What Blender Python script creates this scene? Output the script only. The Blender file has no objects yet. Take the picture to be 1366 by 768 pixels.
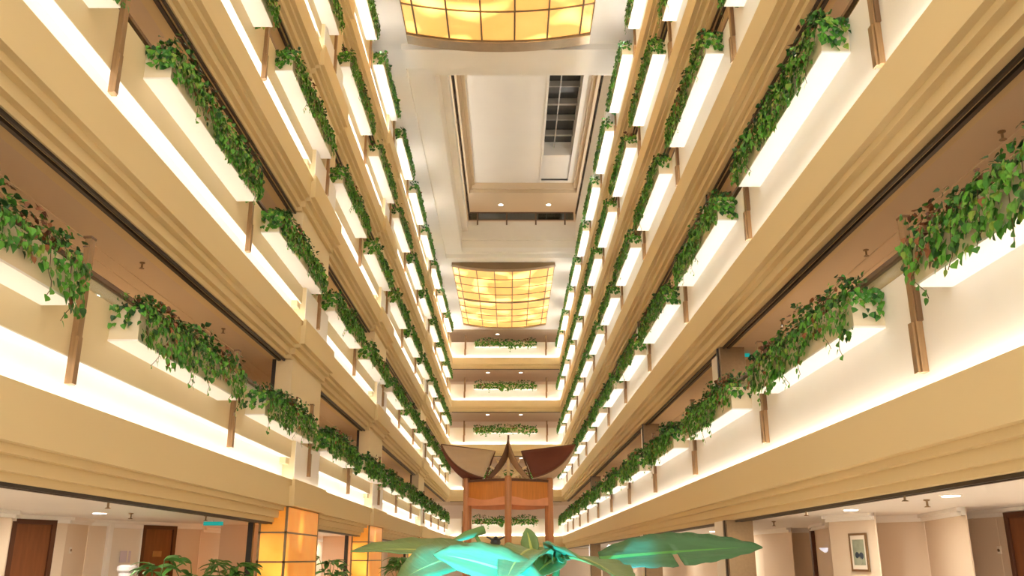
import bpy, math, random
import numpy as np
from mathutils import Vector, Matrix

S = bpy.context.scene
COL = S.collection
RND = random.Random(7)

# ------------------------------------------------------------------ camera, world, exposure
F = 1180.0
TH = math.atan(360.0 / F)
CT, ST = math.cos(TH), math.sin(TH)
EYE = 1.6
cam = bpy.data.objects.new('camera', bpy.data.cameras.new('camera'))
COL.objects.link(cam)
cam.location = (0, 0, EYE)
cam.rotation_euler = (math.pi / 2 + TH, 0, 0)
cam.data.sensor_width = 36
cam.data.lens = 36 * F / 1366
cam.data.shift_x = 3 / 1366
cam.data.clip_end = 300
S.camera = cam

w = bpy.data.worlds.new('world'); S.world = w; w.use_nodes = True
w.node_tree.nodes['Background'].inputs[0].default_value = (1.0, 0.92, 0.80, 1)
w.node_tree.nodes['Background'].inputs[1].default_value = 1.35
S.view_settings.view_transform = 'Standard'
S.view_settings.look = 'None'
S.view_settings.gamma = 1
S.view_settings.use_curve_mapping = False
S.view_settings.exposure = 1.0
S.cycles.max_bounces = 14
S.cycles.diffuse_bounces = 10
S.cycles.glossy_bounces = 3
S.cycles.caustics_reflective = False
WARM = (1.0, 0.95, 0.87)
STRIP_W = 1.75        # watts per metre of trough strip
CORR_W = 17.0         # corridor downlights
LEVEL_GAIN = [1.0, 1.0, 1.05, 1.3, 2.2]
END_GAIN = 2.2
def far_gain(y): return 1 + .011 * max(0, y - 12)

def area(name, loc, rot, sx, sy, power, col, spread=math.pi):
    l = bpy.data.lights.new(name, 'AREA'); l.shape = 'RECTANGLE'
    l.size = sx; l.size_y = sy; l.energy = power; l.color = col; l.spread = spread
    o = bpy.data.objects.new(name, l); COL.objects.link(o)
    o.location = loc; o.rotation_euler = rot
    return o

# ------------------------------------------------------------------ materials
def mat(name, col, rough=0.6, metal=0.0, noise=0.0, scale=8.0, bump=0.0, stretch=None, emit=None, estr=0.0, spec=0.4):
    m = bpy.data.materials.new(name); m.use_nodes = True
    nt = m.node_tree; b = nt.nodes['Principled BSDF']
    b.inputs['Base Color'].default_value = (*col, 1)
    b.inputs['Roughness'].default_value = rough
    b.inputs['Metallic'].default_value = metal
    b.inputs['Specular IOR Level'].default_value = spec
    if emit:
        b.inputs['Emission Color'].default_value = (*emit, 1)
        b.inputs['Emission Strength'].default_value = estr
    if noise or bump:
        tc = nt.nodes.new('ShaderNodeTexCoord'); mp = nt.nodes.new('ShaderNodeMapping')
        nz = nt.nodes.new('ShaderNodeTexNoise'); nz.inputs['Scale'].default_value = scale; nz.inputs['Detail'].default_value = 4
        if stretch: mp.inputs['Scale'].default_value = stretch
        nt.links.new(tc.outputs['Object'], mp.inputs[0]); nt.links.new(mp.outputs[0], nz.inputs[0])
        if noise:
            mx = nt.nodes.new('ShaderNodeMix'); mx.data_type = 'RGBA'
            mx.inputs['A'].default_value = (*[c * (1 - noise) for c in col], 1)
            mx.inputs['B'].default_value = (*[min(1, c * (1 + noise)) for c in col], 1)
            nt.links.new(nz.outputs['Fac'], mx.inputs['Factor']); nt.links.new(mx.outputs['Result'], b.inputs['Base Color'])
        if bump:
            bp = nt.nodes.new('ShaderNodeBump'); bp.inputs['Strength'].default_value = bump; bp.inputs['Distance'].default_value = 0.01
            nt.links.new(nz.outputs['Fac'], bp.inputs['Height']); nt.links.new(bp.outputs[0], b.inputs['Normal'])
    return m

M = {}
M['fascia'] = mat('fascia_paint', (0.74, 0.61, 0.36), 0.65, noise=0.004, scale=0.6, spec=0.15)
M['cream'] = mat('cream_paint', (0.84, 0.80, 0.73), 0.6, noise=0.03, scale=3)
M['planter'] = mat('planter_paint', (0.80, 0.70, 0.52), 0.55, noise=0.03, scale=5)
M['par_right'] = mat('pale_parapet_paint', (0.86, 0.85, 0.82), 0.6, noise=0.02, scale=3)
M['par_left'] = mat('tan_parapet_paint', (0.76, 0.65, 0.42), 0.6, noise=0.03, scale=3)
M['white'] = mat('white_paint', (0.90, 0.885, 0.86), 0.6, noise=0.02, scale=3)
M['ceil'] = mat('ceiling_paint', (0.88, 0.86, 0.82), 0.7, noise=0.03, scale=0.8)
M['corr_ceil_dim'] = mat('corridor_ceiling_dim', (0.70, 0.58, 0.42), 0.8, noise=0.03, scale=1.0)  # same paint as the lobby ceiling, dim corridor light put into the colour
M['grnd_ceil_lit'] = mat('lobby_ceiling_lit', (0.88, 0.87, 0.87), 0.8, noise=0.02, scale=1.0)  # lit copy of the corridor ceiling paint
M['corr_wall'] = mat('corridor_wall', (0.76, 0.64, 0.51), 0.7, noise=0.03, scale=2)
M['floor'] = mat('marble_floor', (0.66, 0.60, 0.53), 0.25, noise=0.15, scale=3)
M['carpet'] = mat('carpet', (0.50, 0.35, 0.23), 0.95, noise=0.2, scale=30)
M['track'] = mat('black_track', (0.03, 0.022, 0.016), 0.4)
M['bronze'] = mat('bronze', (0.30, 0.21, 0.12), 0.35, metal=0.8, noise=0.15, scale=20)
M['bronze_lit'] = mat('lit_bronze', (0.50, 0.42, 0.33), 0.3, metal=0.85, noise=0.2, scale=3)  # bronze with the frame's highlights lightened into its colour
M['timber'] = mat('post_timber', (0.30, 0.18, 0.085), 0.35, noise=0.3, scale=6, stretch=(6, 6, 0.6))
M['timber_dark'] = mat('post_timber_dark', (0.17, 0.095, 0.045), 0.4, noise=0.3, scale=6, stretch=(6, 6, 0.6))
M['rail'] = mat('rail_metal', (0.16, 0.10, 0.06), 0.4, metal=0.5)
M['door'] = mat('door_wood', (0.20, 0.07, 0.025), 0.35, noise=0.3, scale=5, stretch=(5, 5, 0.5))
M['doorframe'] = mat('door_frame_wood', (0.10, 0.035, 0.015), 0.4)
M['whitedoor'] = mat('white_door', (0.82, 0.76, 0.68), 0.4)
M['steel'] = mat('steel', (0.6, 0.6, 0.6), 0.3, metal=1)
M['orange_wood'] = mat('orange_wood', (0.62, 0.24, 0.05), 0.3, noise=0.25, scale=3, stretch=(8, 8, 0.5))
M['post_wood'] = mat('pavilion_post_wood', (0.52, 0.23, 0.085), 0.4, noise=0.25, scale=4, stretch=(8, 8, 0.5))
M['valance'] = mat('valance_wood', (0.72, 0.32, 0.15), 0.4, noise=0.15, scale=4)
M['sail_beige'] = mat('beige_canvas', (0.56, 0.42, 0.27), 0.8, noise=0.06, scale=4)
M['sail_maroon'] = mat('maroon_canvas', (0.16, 0.045, 0.025), 0.8, noise=0.1, scale=4)
M['sail_brown'] = mat('brown_canvas', (0.15, 0.07, 0.035), 0.6, noise=0.2, scale=5)
M['gold'] = mat('gilt_strut', (0.85, 0.70, 0.42), 0.4)
M['black'] = mat('black_plastic', (0.02, 0.02, 0.02), 0.5)
M['hatch'] = mat('hatch_dark_glass', (0.05, 0.05, 0.045), 0.15)
M['bar'] = mat('hatch_bar_paint', (0.34, 0.32, 0.28), 0.6)
M['soil'] = mat('soil', (0.05, 0.03, 0.02), 0.95)
M['lampglow'] = mat('lamp_glow', (1, 1, 1), 0.5, emit=(1, 0.93, 0.82), estr=9)
M['exit'] = mat('exit_glow', (0.0, 0.4, 0.4), 0.5, emit=(0.02, 0.75, 0.7), estr=.15)
M['tubeglow'] = mat('window_glow', (1, 1, 1), 0.5, emit=(0.85, 0.9, 1.0), estr=1.3)
LEAF = []
for nm, c in (('bright', (0.10, 0.33, 0.035)), ('mid', (0.05, 0.20, 0.028)), ('dark', (0.018, 0.08, 0.02)),
              ('yellow', (0.20, 0.33, 0.045)), ('rust', (0.24, 0.09, 0.035)), ('brown', (0.13, 0.055, 0.03))):
    LEAF.append(mat('ivy_leaf_' + nm, c, 0.38, noise=0.15, scale=15))
M['stem'] = mat('vine_stem', (0.09, 0.06, 0.025), 0.8)
M['banana'] = mat('banana_leaf', (0.13, 0.215, 0.07), 0.4, noise=0.25, scale=6, stretch=(1, 12, 1), bump=0.3)
M['banana_dark'] = mat('banana_leaf_dark', (0.05, 0.13, 0.05), 0.35, noise=0.25, scale=6, stretch=(1, 12, 1), bump=0.3)
M['banana_rib'] = mat('banana_midrib', (0.38, 0.42, 0.10), 0.4)
M['banana_stem'] = mat('banana_stem', (0.12, 0.22, 0.06), 0.5, noise=0.2, scale=6)
M['shrub'] = mat('shrub_leaf', (0.08, 0.24, 0.045), 0.35, noise=0.25, scale=8)

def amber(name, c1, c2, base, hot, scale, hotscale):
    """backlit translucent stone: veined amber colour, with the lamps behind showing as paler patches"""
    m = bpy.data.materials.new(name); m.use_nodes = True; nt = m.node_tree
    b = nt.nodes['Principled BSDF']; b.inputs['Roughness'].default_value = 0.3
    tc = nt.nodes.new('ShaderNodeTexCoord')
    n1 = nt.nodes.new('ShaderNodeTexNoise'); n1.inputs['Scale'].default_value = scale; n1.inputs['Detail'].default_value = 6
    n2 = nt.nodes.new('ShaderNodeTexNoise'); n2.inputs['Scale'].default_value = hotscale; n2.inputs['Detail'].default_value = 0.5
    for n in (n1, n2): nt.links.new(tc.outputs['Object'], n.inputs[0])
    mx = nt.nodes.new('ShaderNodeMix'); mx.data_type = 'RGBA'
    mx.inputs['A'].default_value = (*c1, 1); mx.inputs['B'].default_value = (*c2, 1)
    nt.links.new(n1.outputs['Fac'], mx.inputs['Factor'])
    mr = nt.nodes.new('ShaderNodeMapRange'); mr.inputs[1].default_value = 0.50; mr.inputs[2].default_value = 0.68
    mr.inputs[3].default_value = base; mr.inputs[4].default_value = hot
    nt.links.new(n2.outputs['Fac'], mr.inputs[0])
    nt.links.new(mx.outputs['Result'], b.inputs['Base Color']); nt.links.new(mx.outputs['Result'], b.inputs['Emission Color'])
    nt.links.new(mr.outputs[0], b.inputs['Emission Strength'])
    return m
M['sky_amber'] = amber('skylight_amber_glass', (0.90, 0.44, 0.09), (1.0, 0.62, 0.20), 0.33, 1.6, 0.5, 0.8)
M['col_amber'] = amber('column_amber_onyx', (0.75, 0.25, 0.018), (1.0, 0.44, 0.07), 0.20, 0.8, 2.5, 1.1)

def glass_mat(name='balustrade_glass', tint=(0.80, 0.88, 0.82)):
    m = bpy.data.materials.new(name); m.use_nodes = True; nt = m.node_tree
    nt.nodes.remove(nt.nodes['Principled BSDF'])
    t = nt.nodes.new('ShaderNodeBsdfTransparent'); t.inputs[0].default_value = (*tint, 1)
    g = nt.nodes.new('ShaderNodeBsdfGlossy'); g.inputs['Roughness'].default_value = 0.05
    x = nt.nodes.new('ShaderNodeMixShader'); x.inputs[0].default_value = 0.12
    nt.links.new(t.outputs[0], x.inputs[1]); nt.links.new(g.outputs[0], x.inputs[2])
    nt.links.new(x.outputs[0], nt.nodes['Material Output'].inputs[0])
    return m
M['glass'] = glass_mat(); M['glass_dim'] = glass_mat('dim_gallery_glass', (0.22, 0.24, 0.2))  # second glass: dimness of the gallery behind put into the pane tint

# ------------------------------------------------------------------ mesh helpers
class MB:
    def __init__(self): self.v = []; self.f = []; self.mi = []
    def add(self, vs, fs, mi=0):
        o = len(self.v); self.v += [tuple(p) for p in vs]
        for f in fs: self.f.append(tuple(i + o for i in f)); self.mi.append(mi)
        return self
    def box(self, x0, x1, y0, y1, z0, z1, mi=0):
        if x0 > x1: x0, x1 = x1, x0
        if y0 > y1: y0, y1 = y1, y0
        if z0 > z1: z0, z1 = z1, z0
        vs = [(x, y, z) for x in (x0, x1) for y in (y0, y1) for z in (z0, z1)]
        return self.add(vs, [(0, 1, 3, 2), (4, 6, 7, 5), (0, 4, 5, 1), (2, 3, 7, 6), (0, 2, 6, 4), (1, 5, 7, 3)], mi)
    def prism(self, poly, fn, t0, t1, mi=0):
        """poly: 2D points, extruded from t0 to t1; fn(a, b, t) gives the 3D point"""
        n = len(poly)
        vs = [fn(a, b, t0) for a, b in poly] + [fn(a, b, t1) for a, b in poly]
        fs = [(i, (i + 1) % n, n + (i + 1) % n, n + i) for i in range(n)]
        fs += [tuple(range(n))[::-1], tuple(range(n, 2 * n))]
        return self.add(vs, fs, mi)
    def tube(self, pts, r, seg=8, mi=0, caps=True):
        pts = [Vector(p) for p in pts]; rs = r if isinstance(r, (list, tuple)) else [r] * len(pts)
        vs = []
        for i, p in enumerate(pts):
            d = (pts[min(i + 1, len(pts) - 1)] - pts[max(i - 1, 0)]).normalized()
            u = d.cross(Vector((0, 0, 1)))
            if u.length < 1e-3: u = Vector((1, 0, 0))
            u.normalize(); q = d.cross(u)
            for k in range(seg):
                a = 2 * math.pi * k / seg; vs.append(p + (u * math.cos(a) + q * math.sin(a)) * rs[i])
        fs = []
        for i in range(len(pts) - 1):
            for k in range(seg):
                k2 = (k + 1) % seg
                fs.append((i * seg + k, i * seg + k2, (i + 1) * seg + k2, (i + 1) * seg + k))
        if caps: fs += [tuple(range(seg))[::-1], tuple((len(pts) - 1) * seg + k for k in range(seg))]
        return self.add(vs, fs, mi)
    def lathe(self, prof, c, seg=16, mi=0):
        vs = [(c[0] + r * math.cos(2 * math.pi * k / seg), c[1] + r * math.sin(2 * math.pi * k / seg), c[2] + z) for r, z in prof for k in range(seg)]
        n = len(prof)
        fs = [(i * seg + k, i * seg + (k + 1) % seg, (i + 1) * seg + (k + 1) % seg, (i + 1) * seg + k) for i in range(n - 1) for k in range(seg)]
        fs += [tuple(range(seg))[::-1], tuple((n - 1) * seg + k for k in range(seg))]
        return self.add(vs, fs, mi)
    def mesh(self, name, mats, smooth=False):
        me = bpy.data.meshes.new(name); me.from_pydata(self.v, [], self.f)
        for m in (mats if isinstance(mats, (list, tuple)) else [mats]): me.materials.append(m)
        me.polygons.foreach_set('material_index', self.mi)
        if smooth: me.polygons.foreach_set('use_smooth', [True] * len(self.f))
        me.update(); return me
    def obj(self, name, mats, parent=None, smooth=False, fix=True, bevel=0.0):
        me = self.mesh(name, mats, smooth)
        if fix:
            import bmesh
            bm = bmesh.new(); bm.from_mesh(me); bmesh.ops.recalc_face_normals(bm, faces=bm.faces); bm.to_mesh(me); bm.free()
        o = bpy.data.objects.new(name, me); COL.objects.link(o)
        if parent: o.parent = parent
        if bevel:
            b = o.modifiers.new('bevel', 'BEVEL'); b.width = bevel; b.segments = 2; b.limit_method = 'ANGLE'
        return o

def tag(o, label, cat, group=None, kind=None):
    o['label'] = label; o['category'] = cat
    if group: o['group'] = group
    if kind: o['kind'] = kind
    return o
def struct(o, label, cat): return tag(o, label, cat, kind='structure')
def empty(name, loc=(0, 0, 0), rz=0.0):
    o = bpy.data.objects.new(name, None); COL.objects.link(o); o.location = loc; o.rotation_euler = (0, 0, rz)
    o.empty_display_size = 0.1
    return o
def copy_tree(src, parent=None):
    c = src.copy(); COL.objects.link(c); c.parent = parent
    for ch in src.children: copy_tree(ch, c)
    return c
def P(u, v, Y):
    """the point of the place that lies at depth Y along the sight line of a photograph pixel"""
    D = F * CT - (384 - v) * ST
    return Vector(((u - 680) / D * Y, Y, EYE + (744 - v) * CT / D * Y))

ORD = ['first', 'second', 'third', 'fourth', 'fifth', 'sixth', 'seventh', 'eighth', 'ninth', 'tenth', 'eleventh', 'twelfth', 'thirteenth', 'fourteenth']
LV = ['lowest', 'second', 'third', 'fourth', 'topmost']

# ------------------------------------------------------------------ main dimensions
XL, XR = 4.10, 3.56
HF = 3.08
FZ = [EYE + 1.41 + HF * i for i in range(5)]      # top edge of each balcony fascia
Y0, Y1 = -5.0, 62.0
ZC = EYE + 15.83                                  # atrium ceiling
WALLX = {-1: 7.2, 1: 6.5}
def sx(s, d): return -(XL + d) if s < 0 else XR + d
LPOST, RPOST, BAY = 8.28, 7.72, 5.0
PIL = [18.28, 28.28, 43.28]                       # left pilasters

# ------------------------------------------------------------------ setting: floor, beams, parapets, corridors
fl = MB().box(-12, 12, Y0, Y1 + 8, -0.1, 0)
struct(fl.obj('floor', M['floor']), 'polished brown marble floor of the atrium hall', 'floor')

PROF = [(0, 0), (0, -.49), (.09, -.49), (.09, -.57), (.18, -.57), (.18, -.70), (.26, -.70), (.26, -.78), (.60, -.78), (.60, -.12), (.06, -.12), (.06, 0)]
SIDE = {-1: 'left', 1: 'right'}
ntrim = 0
for n in range(5):
    z = FZ[n]
    for s in (-1, 1):
        ntrim += 1
        fn = lambda a, b, t, s=s, z=z: (sx(s, a), t, z + b)
        mb = MB().prism(PROF, fn, Y0, Y1)
        if s < 0:
            for yc in PIL:
                bp = [(a - .10, b) for a, b in PROF[:8]] + [(.30, -.78), (.30, -.12), (-.04, -.12), (-.04, 0)]
                if n == 0: bp = [(-.10, 0), (-.10, -.49), (.30, -.49), (.30, -.12), (-.04, -.12), (-.04, 0)]
                mb.prism(bp, fn, yc - 1.45, yc + 1.45)
        o = mb.obj('trim_%d' % ntrim, M['fascia'])
        struct(o, 'tan stepped balcony beam, %s storey of the %s-hand side' % (LV[n], SIDE[s]), 'beam')
        d0 = .285 if s < 0 else .35
        for k in range(2):
            tr = MB().box(sx(s, d0 + k * .085), sx(s, d0 + k * .085 + (.05 if k else .035)), Y0, Y1, z - .815, z - .775)
            tr.obj('shutter_track', M['track'], o)
        # floor slab and corridor ceiling behind the beam
        c = MB().box(sx(s, .60), s * 8.2, Y0, Y1, z - .78, z - .74)
        co = struct(c.obj('ceiling', M['grnd_ceil_lit'] if n == 0 else M['corr_ceil_dim']), 'plain corridor ceiling under the %s %s-hand balcony' % (LV[n], SIDE[s]), 'ceiling')
        for k, xx in enumerate((1.05, 1.28) if n else ()):
            MB().box(sx(s, xx), sx(s, xx + .03), Y0, Y1, z - .79, z - .78).obj('cable_trunk', M['corr_ceil_dim'], co)
        fb = MB().box(sx(s, .60), s * 8.2, Y0, Y1, z - .30, z - .06)
        struct(fb.obj('floor', M['carpet']), 'carpeted corridor floor behind the %s %s-hand parapet' % (LV[n], SIDE[s]), 'floor')
        # parapet
        if s < 0:
            pp = [(.10, .43), (.10, 1.15), (.28, 1.15), (.32, 1.15), (.32, -.12), (.26, -.12), (.26, .43)]
        else:
            pp = [(.14, -.12), (.14, 1.15), (.32, 1.15), (.32, -.12)]
        pb = MB().prism(pp, fn, Y0, Y1)
        if s < 0:
            for yc in PIL:
                pb.prism([(.02, -.12), (.02, .74), (.10, .80), (.26, .80), (.26, -.12)], fn, yc - 1.1, yc + 1.1)
        pw = struct(pb.obj('wall_' + SIDE[s], M['par_left'] if s < 0 else M['par_right']), 'cream parapet wall of the %s %s-hand balcony' % (LV[n], SIDE[s]), 'wall')
        if s < 0:
            MB().prism([(.248, -.10), (.248, .418), (.102, .418), (.102, .43), (.26, .43), (.26, -.10)], fn, Y0, Y1).obj('recess_lining', M['white'], pw)
            for yc in PIL: MB().box(sx(s, .012), sx(s, .02), yc - 1.1, yc + 1.1, z - .1, z + .74).obj('recess_lining', M['white'], pw)
        # corridor back wall, upper storeys
        top = FZ[n + 1] - .78 if n < 4 else ZC
        wb = MB().box(s * WALLX[s], s * (WALLX[s] + .2), Y0, Y1, z - .06, top)
        struct(wb.obj('wall_' + SIDE[s], M['corr_wall']), 'beige corridor wall behind the %s %s-hand balcony' % (LV[n], SIDE[s]), 'wall')
        # pilasters and shutter guides
        if s < 0:
            for i, yc in enumerate(PIL):
                pl = MB().box(sx(s, .13), sx(s, .46), yc - 1.35, yc + 1.35, z + .3, top - .0 if n < 4 else ZC)
                po = struct(pl.obj('wall_left_pilaster', M['par_left'], bevel=.01), 'cream pilaster on the %s left-hand balcony, %s from the near end' % (LV[n], ORD[i]), 'pilaster')
                for e in (-1, 1):
                    MB().box(sx(s, .46), sx(s, .53), yc + e * 1.28, yc + e * 1.36, z + .3, top).obj('shutter_guide', M['track'], po)
        else:
            for i, yc in enumerate((16.1, 25.8, 43.0)):
                pl = MB().box(sx(s, .36), sx(s, .8), yc + .06, yc + .75, z + .3, top)
                po = struct(pl.obj('wall_right_pilaster', M['cream']), 'cream pilaster on the %s right-hand balcony, %s from the near end' % (LV[n], ORD[i]), 'pilaster')
                MB().box(sx(s, .30), sx(s, .75), yc - .22, yc + .06, z + .3, top).obj('shutter_guide', M['bronze'], po)
                MB().box(sx(s, .28), sx(s, .36), yc - .10, yc - .02, z + .3, top).obj('guide_slot', M['track'], po)

# ------------------------------------------------------------------ lights in the troughs
def strips(s, n):
    z = FZ[n]
    if s > 0:
        segs = [(y, y + BAY) for y in np.arange(RPOST - 3 * BAY, Y1 - 4, BAY)]
        d = .09
    else:
        segs = []; edges = [LPOST - 2 * BAY - 1.5] + [e for p in PIL for e in (p - 1.12, p + 1.12)] + [Y1]
        for a, b in zip(edges[0::2], edges[1::2]):
            k = max(1, round((b - a) / BAY)); st = (b - a) / k
            segs += [(a + i * st, a + (i + 1) * st) for i in range(k)]
        d = .085
        for p in PIL: area('trough_strip', (sx(s, -.01), p, z - .06), (math.pi, 0, 0), .05, 2.2, STRIP_W * 2.2 * .6 * LEVEL_GAIN[n], WARM)
    for a, b in segs:
        L = b - a - .05
        area('trough_strip', (sx(s, d), (a + b) / 2, z - .06), (math.pi, 0, 0), .045, L, STRIP_W * L * LEVEL_GAIN[n] * far_gain(a) * (1.2 if s > 0 else 1), WARM)
        if n == 4: area('ceiling_fill', (sx(s, -.10), (a + b) / 2, z + 1.22), (0, math.pi + s * -.75, 0), .04, L, 1.6 * L, (1, .95, .88))  # unseen uplights added along the top balconies to fill the ceiling
for n in range(5):
    for s in (-1, 1): strips(s, n)

# ------------------------------------------------------------------ end wall
for n in range(5):
    z = FZ[n]; ntrim += 1
    fn = lambda a, b, t, z=z: (t, Y1 + a, z + b)
    o = MB().prism(PROF, fn, -XL - .6, XR + .6).obj('trim_%d' % ntrim, M['fascia'])
    struct(o, 'tan stepped balcony beam on the end wall, %s storey' % LV[n], 'beam')
    MB().box(-XL, XR, Y1 + .3, Y1 + .4, z - .815, z - .775).obj('shutter_track', M['track'], o)
    struct(MB().box(-8.2, 8.2, Y1 + .6, Y1 + 5, z - .78, z - .74).obj('ceiling', M['corr_ceil_dim']), 'corridor ceiling at the far end under the %s end balcony' % LV[n], 'ceiling')
    struct(MB().box(-8.2, 8.2, Y1 + .6, Y1 + 5, z - .3, z - .06).obj('floor', M['carpet']), 'corridor floor behind the %s end parapet' % LV[n], 'floor')
    struct(MB().prism([(.14, -.12), (.14, 1.15), (.32, 1.15), (.32, -.12)], fn, -XL - .3, XR + .3).obj('wall_end', M['cream']), 'cream parapet of the %s end balcony' % LV[n], 'wall')
    for a in (-XL + .1, 0 - .27):
        area('trough_strip', ((a + a + 3.7) / 2, Y1 + .09, z - .06), (math.pi, 0, math.pi / 2), .045, 3.6, STRIP_W * 3.6 * END_GAIN, WARM)
struct(MB().box(-8.2, 8.2, Y1 + 5, Y1 + 5.2, 0, ZC).obj('wall_end', M['corr_wall']), 'beige back wall far beyond the end balconies', 'wall')
struct(MB().box(-8.2, 8.2, Y1 + .2, Y1 + 5.0, ZC, ZC + .1).obj('ceiling', M['corr_ceil_dim']), 'corridor ceiling above the topmost end balcony', 'ceiling')

# ------------------------------------------------------------------ atrium ceiling, raised void and upper storey
SKX = (-3.25, 2.53); SK1 = (11.4, 24.3); SK2 = (47.3, 60.2)
VX = (-2.61, 3.56); VY = (27.1, 45.5)
cb = MB()
t = .25
cb.box(-8.2, -3.5, Y0, Y1 + .2, ZC, ZC + t); cb.box(XR + .05, 8.2, Y0, Y1 + .2, ZC, ZC + t)
for a, b in ((Y0, SK1[0]), (SK1[1], 26.1), (45.9, SK2[0]), (SK2[1], Y1 + .2)): cb.box(-3.5, XR + .05, a, b, ZC, ZC + t)
for a, b in (SK1, SK2):
    cb.box(-3.5, SKX[0], a, b, ZC, ZC + t); cb.box(SKX[1], XR + .05, a, b, ZC, ZC + t)
# raised coffer frame round the void
cb.box(-3.5, VX[0], 26.1, 45.9, ZC + .12, ZC + t + .1); cb.box(VX[0], XR + .05, 26.1, VY[0], ZC + .12, ZC + t + .1); cb.box(VX[0], XR + .05, VY[1], 45.9, ZC + .12, ZC + t + .1)
cb.box(-3.5, XR + .05, 24.95, 26.1, ZC - .22, ZC - .001); cb.box(-3.5, XR + .05, 45.9, 46.5, ZC - .10, ZC - .001)
struct(cb.obj('ceiling', M['ceil']), 'white atrium ceiling with two skylight openings and a raised coffer', 'ceiling')
ZS = EYE + 17.7; ZU = EYE + 19.4; ZT = EYE + 19.95
vw = MB()
vw.box(VX[0] - .2, VX[0], VY[0], VY[1], ZC + .351, EYE + 17.15)
vw.box(-6, -2.32, VY[0] - 4, VY[1] + 4, EYE + 17.15, ZS)
vw.box(VX[0], XR + .05, VY[1], VY[1] + .2, ZC + .351, ZS)
vw.box(VX[0], XR + .05, VY[1] - .12, VY[1], ZC + .75, ZC + .9)
vw.box(-2.32, 8, VY[1] + .2, VY[1] + 4, ZS - .3, ZS - .1)
vw.box(XR + .05, XR + .25, VY[0], VY[1] + 4, ZC + .351, ZS)
vw.box(-2.32, XR + .2, VY[0] - .3, VY[0], ZC + .351, ZS)
struct(vw.obj('wall_void', M['cream']), 'cream side walls of the raised ceiling void', 'wall')
us = MB()
us.box(-6, -2.25, VY[0] - 4, VY[1] + 4, ZU, ZT + .2); us.box(-2.25, 6, VY[1], VY[1] + 4, ZU, ZT + .2)
us.box(XR + .15, 6, VY[0] - 4, VY[1], ZU, ZT + .2)
us.box(-2.25, -2.10, VY[0] - 4, VY[1] - .1, ZU + .25, ZT + .2); us.box(-2.10, -1.95, VY[0] - 4, VY[1] - .1, ZU + .42, ZT + .2)
us.box(XR, XR + .15, VY[0] - 4, VY[1] - .1, ZU + .25, ZT + .2); us.box(-2.25, XR, VY[1] - .15, VY[1], ZU + .2, ZT + .2)
struct(us.obj('ceiling', M['corr_ceil_dim']), 'stepped soffit round the top of the raised void', 'ceiling')
HX = (1.73, 3.2); HY = (29.0, 45.0)
tc_ = MB()
tc_.box(-6, HX[0], VY[0] - 4, VY[1] + 4, ZT, ZT + .15); tc_.box(HX[1], 6, VY[0] - 4, VY[1] + 4, ZT, ZT + .15)
tc_.box(HX[0], HX[1], VY[0] - 4, HY[0], ZT, ZT + .15); tc_.box(HX[0], HX[1], HY[1], VY[1] + 4, ZT, ZT + .15)
struct(tc_.obj('ceiling', M['ceil']), 'highest white ceiling panel inside the void', 'ceiling')
uw = MB()
uw.box(-6.2, -6, VY[0] - 4, VY[1] + 4, ZS - .5, ZT); uw.box(-6, 6, VY[1] + 4, VY[1] + 4.2, ZS - .5, ZT); uw.box(6, 6.2, VY[0] - 4, VY[1] + 4, ZS - .5, ZT)
uw.box(-6, 6, VY[0] - 4.2, VY[0] - 4, ZS - .5, ZT)
struct(uw.obj('wall_upper', M['corr_wall']), 'dim walls of the uppermost gallery round the void', 'wall')
area('void_fill', (-3.3, 36.5, ZS + .05), (math.pi, 0, 0), .06, 20, 90, WARM); area('void_fill', (XR + .9, 36.5, ZS + .05), (math.pi, 0, 0), .06, 20, 60, WARM)  # unseen strips added behind the railings to brighten the void ceiling
# roof window above the void
ht = empty('roof_hatch', (0, 0, ZT)); tag(ht, 'dark glazed roof hatch with white cross bars in the highest ceiling', 'roof window')
h = MB()
for x0, x1, y0, y1 in ((HX[0] - .1, HX[0], HY[0] - .1, HY[1] + .1), (HX[1], HX[1] + .1, HY[0] - .1, HY[1] + .1), (HX[0], HX[1], HY[0] - .1, HY[0]), (HX[0], HX[1], HY[1], HY[1] + .1)):
    h.box(x0, x1, y0, y1, -.05, .9)
h.obj('frame', M['ceil'], ht)
MB().box(HX[0], HX[1], HY[0], HY[1], .85, .9).obj('pane', M['hatch'], ht)
for i, y in enumerate(np.arange(29.4, 42, 1.6)):
    MB().box(HX[0], HX[1], y, y + (.16 if i % 2 else .06), .55, .84).obj('cross_bar', M['bar'], ht)
MB().box(HX[0] + .55, HX[0] + .6, HY[0], 42, .5, .56).obj('conduit', M['steel'], ht)
MB().box(HX[0], HX[1], 42.0, HY[1], .08, .84).obj('blind_panel', M['ceil'], ht)
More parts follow.
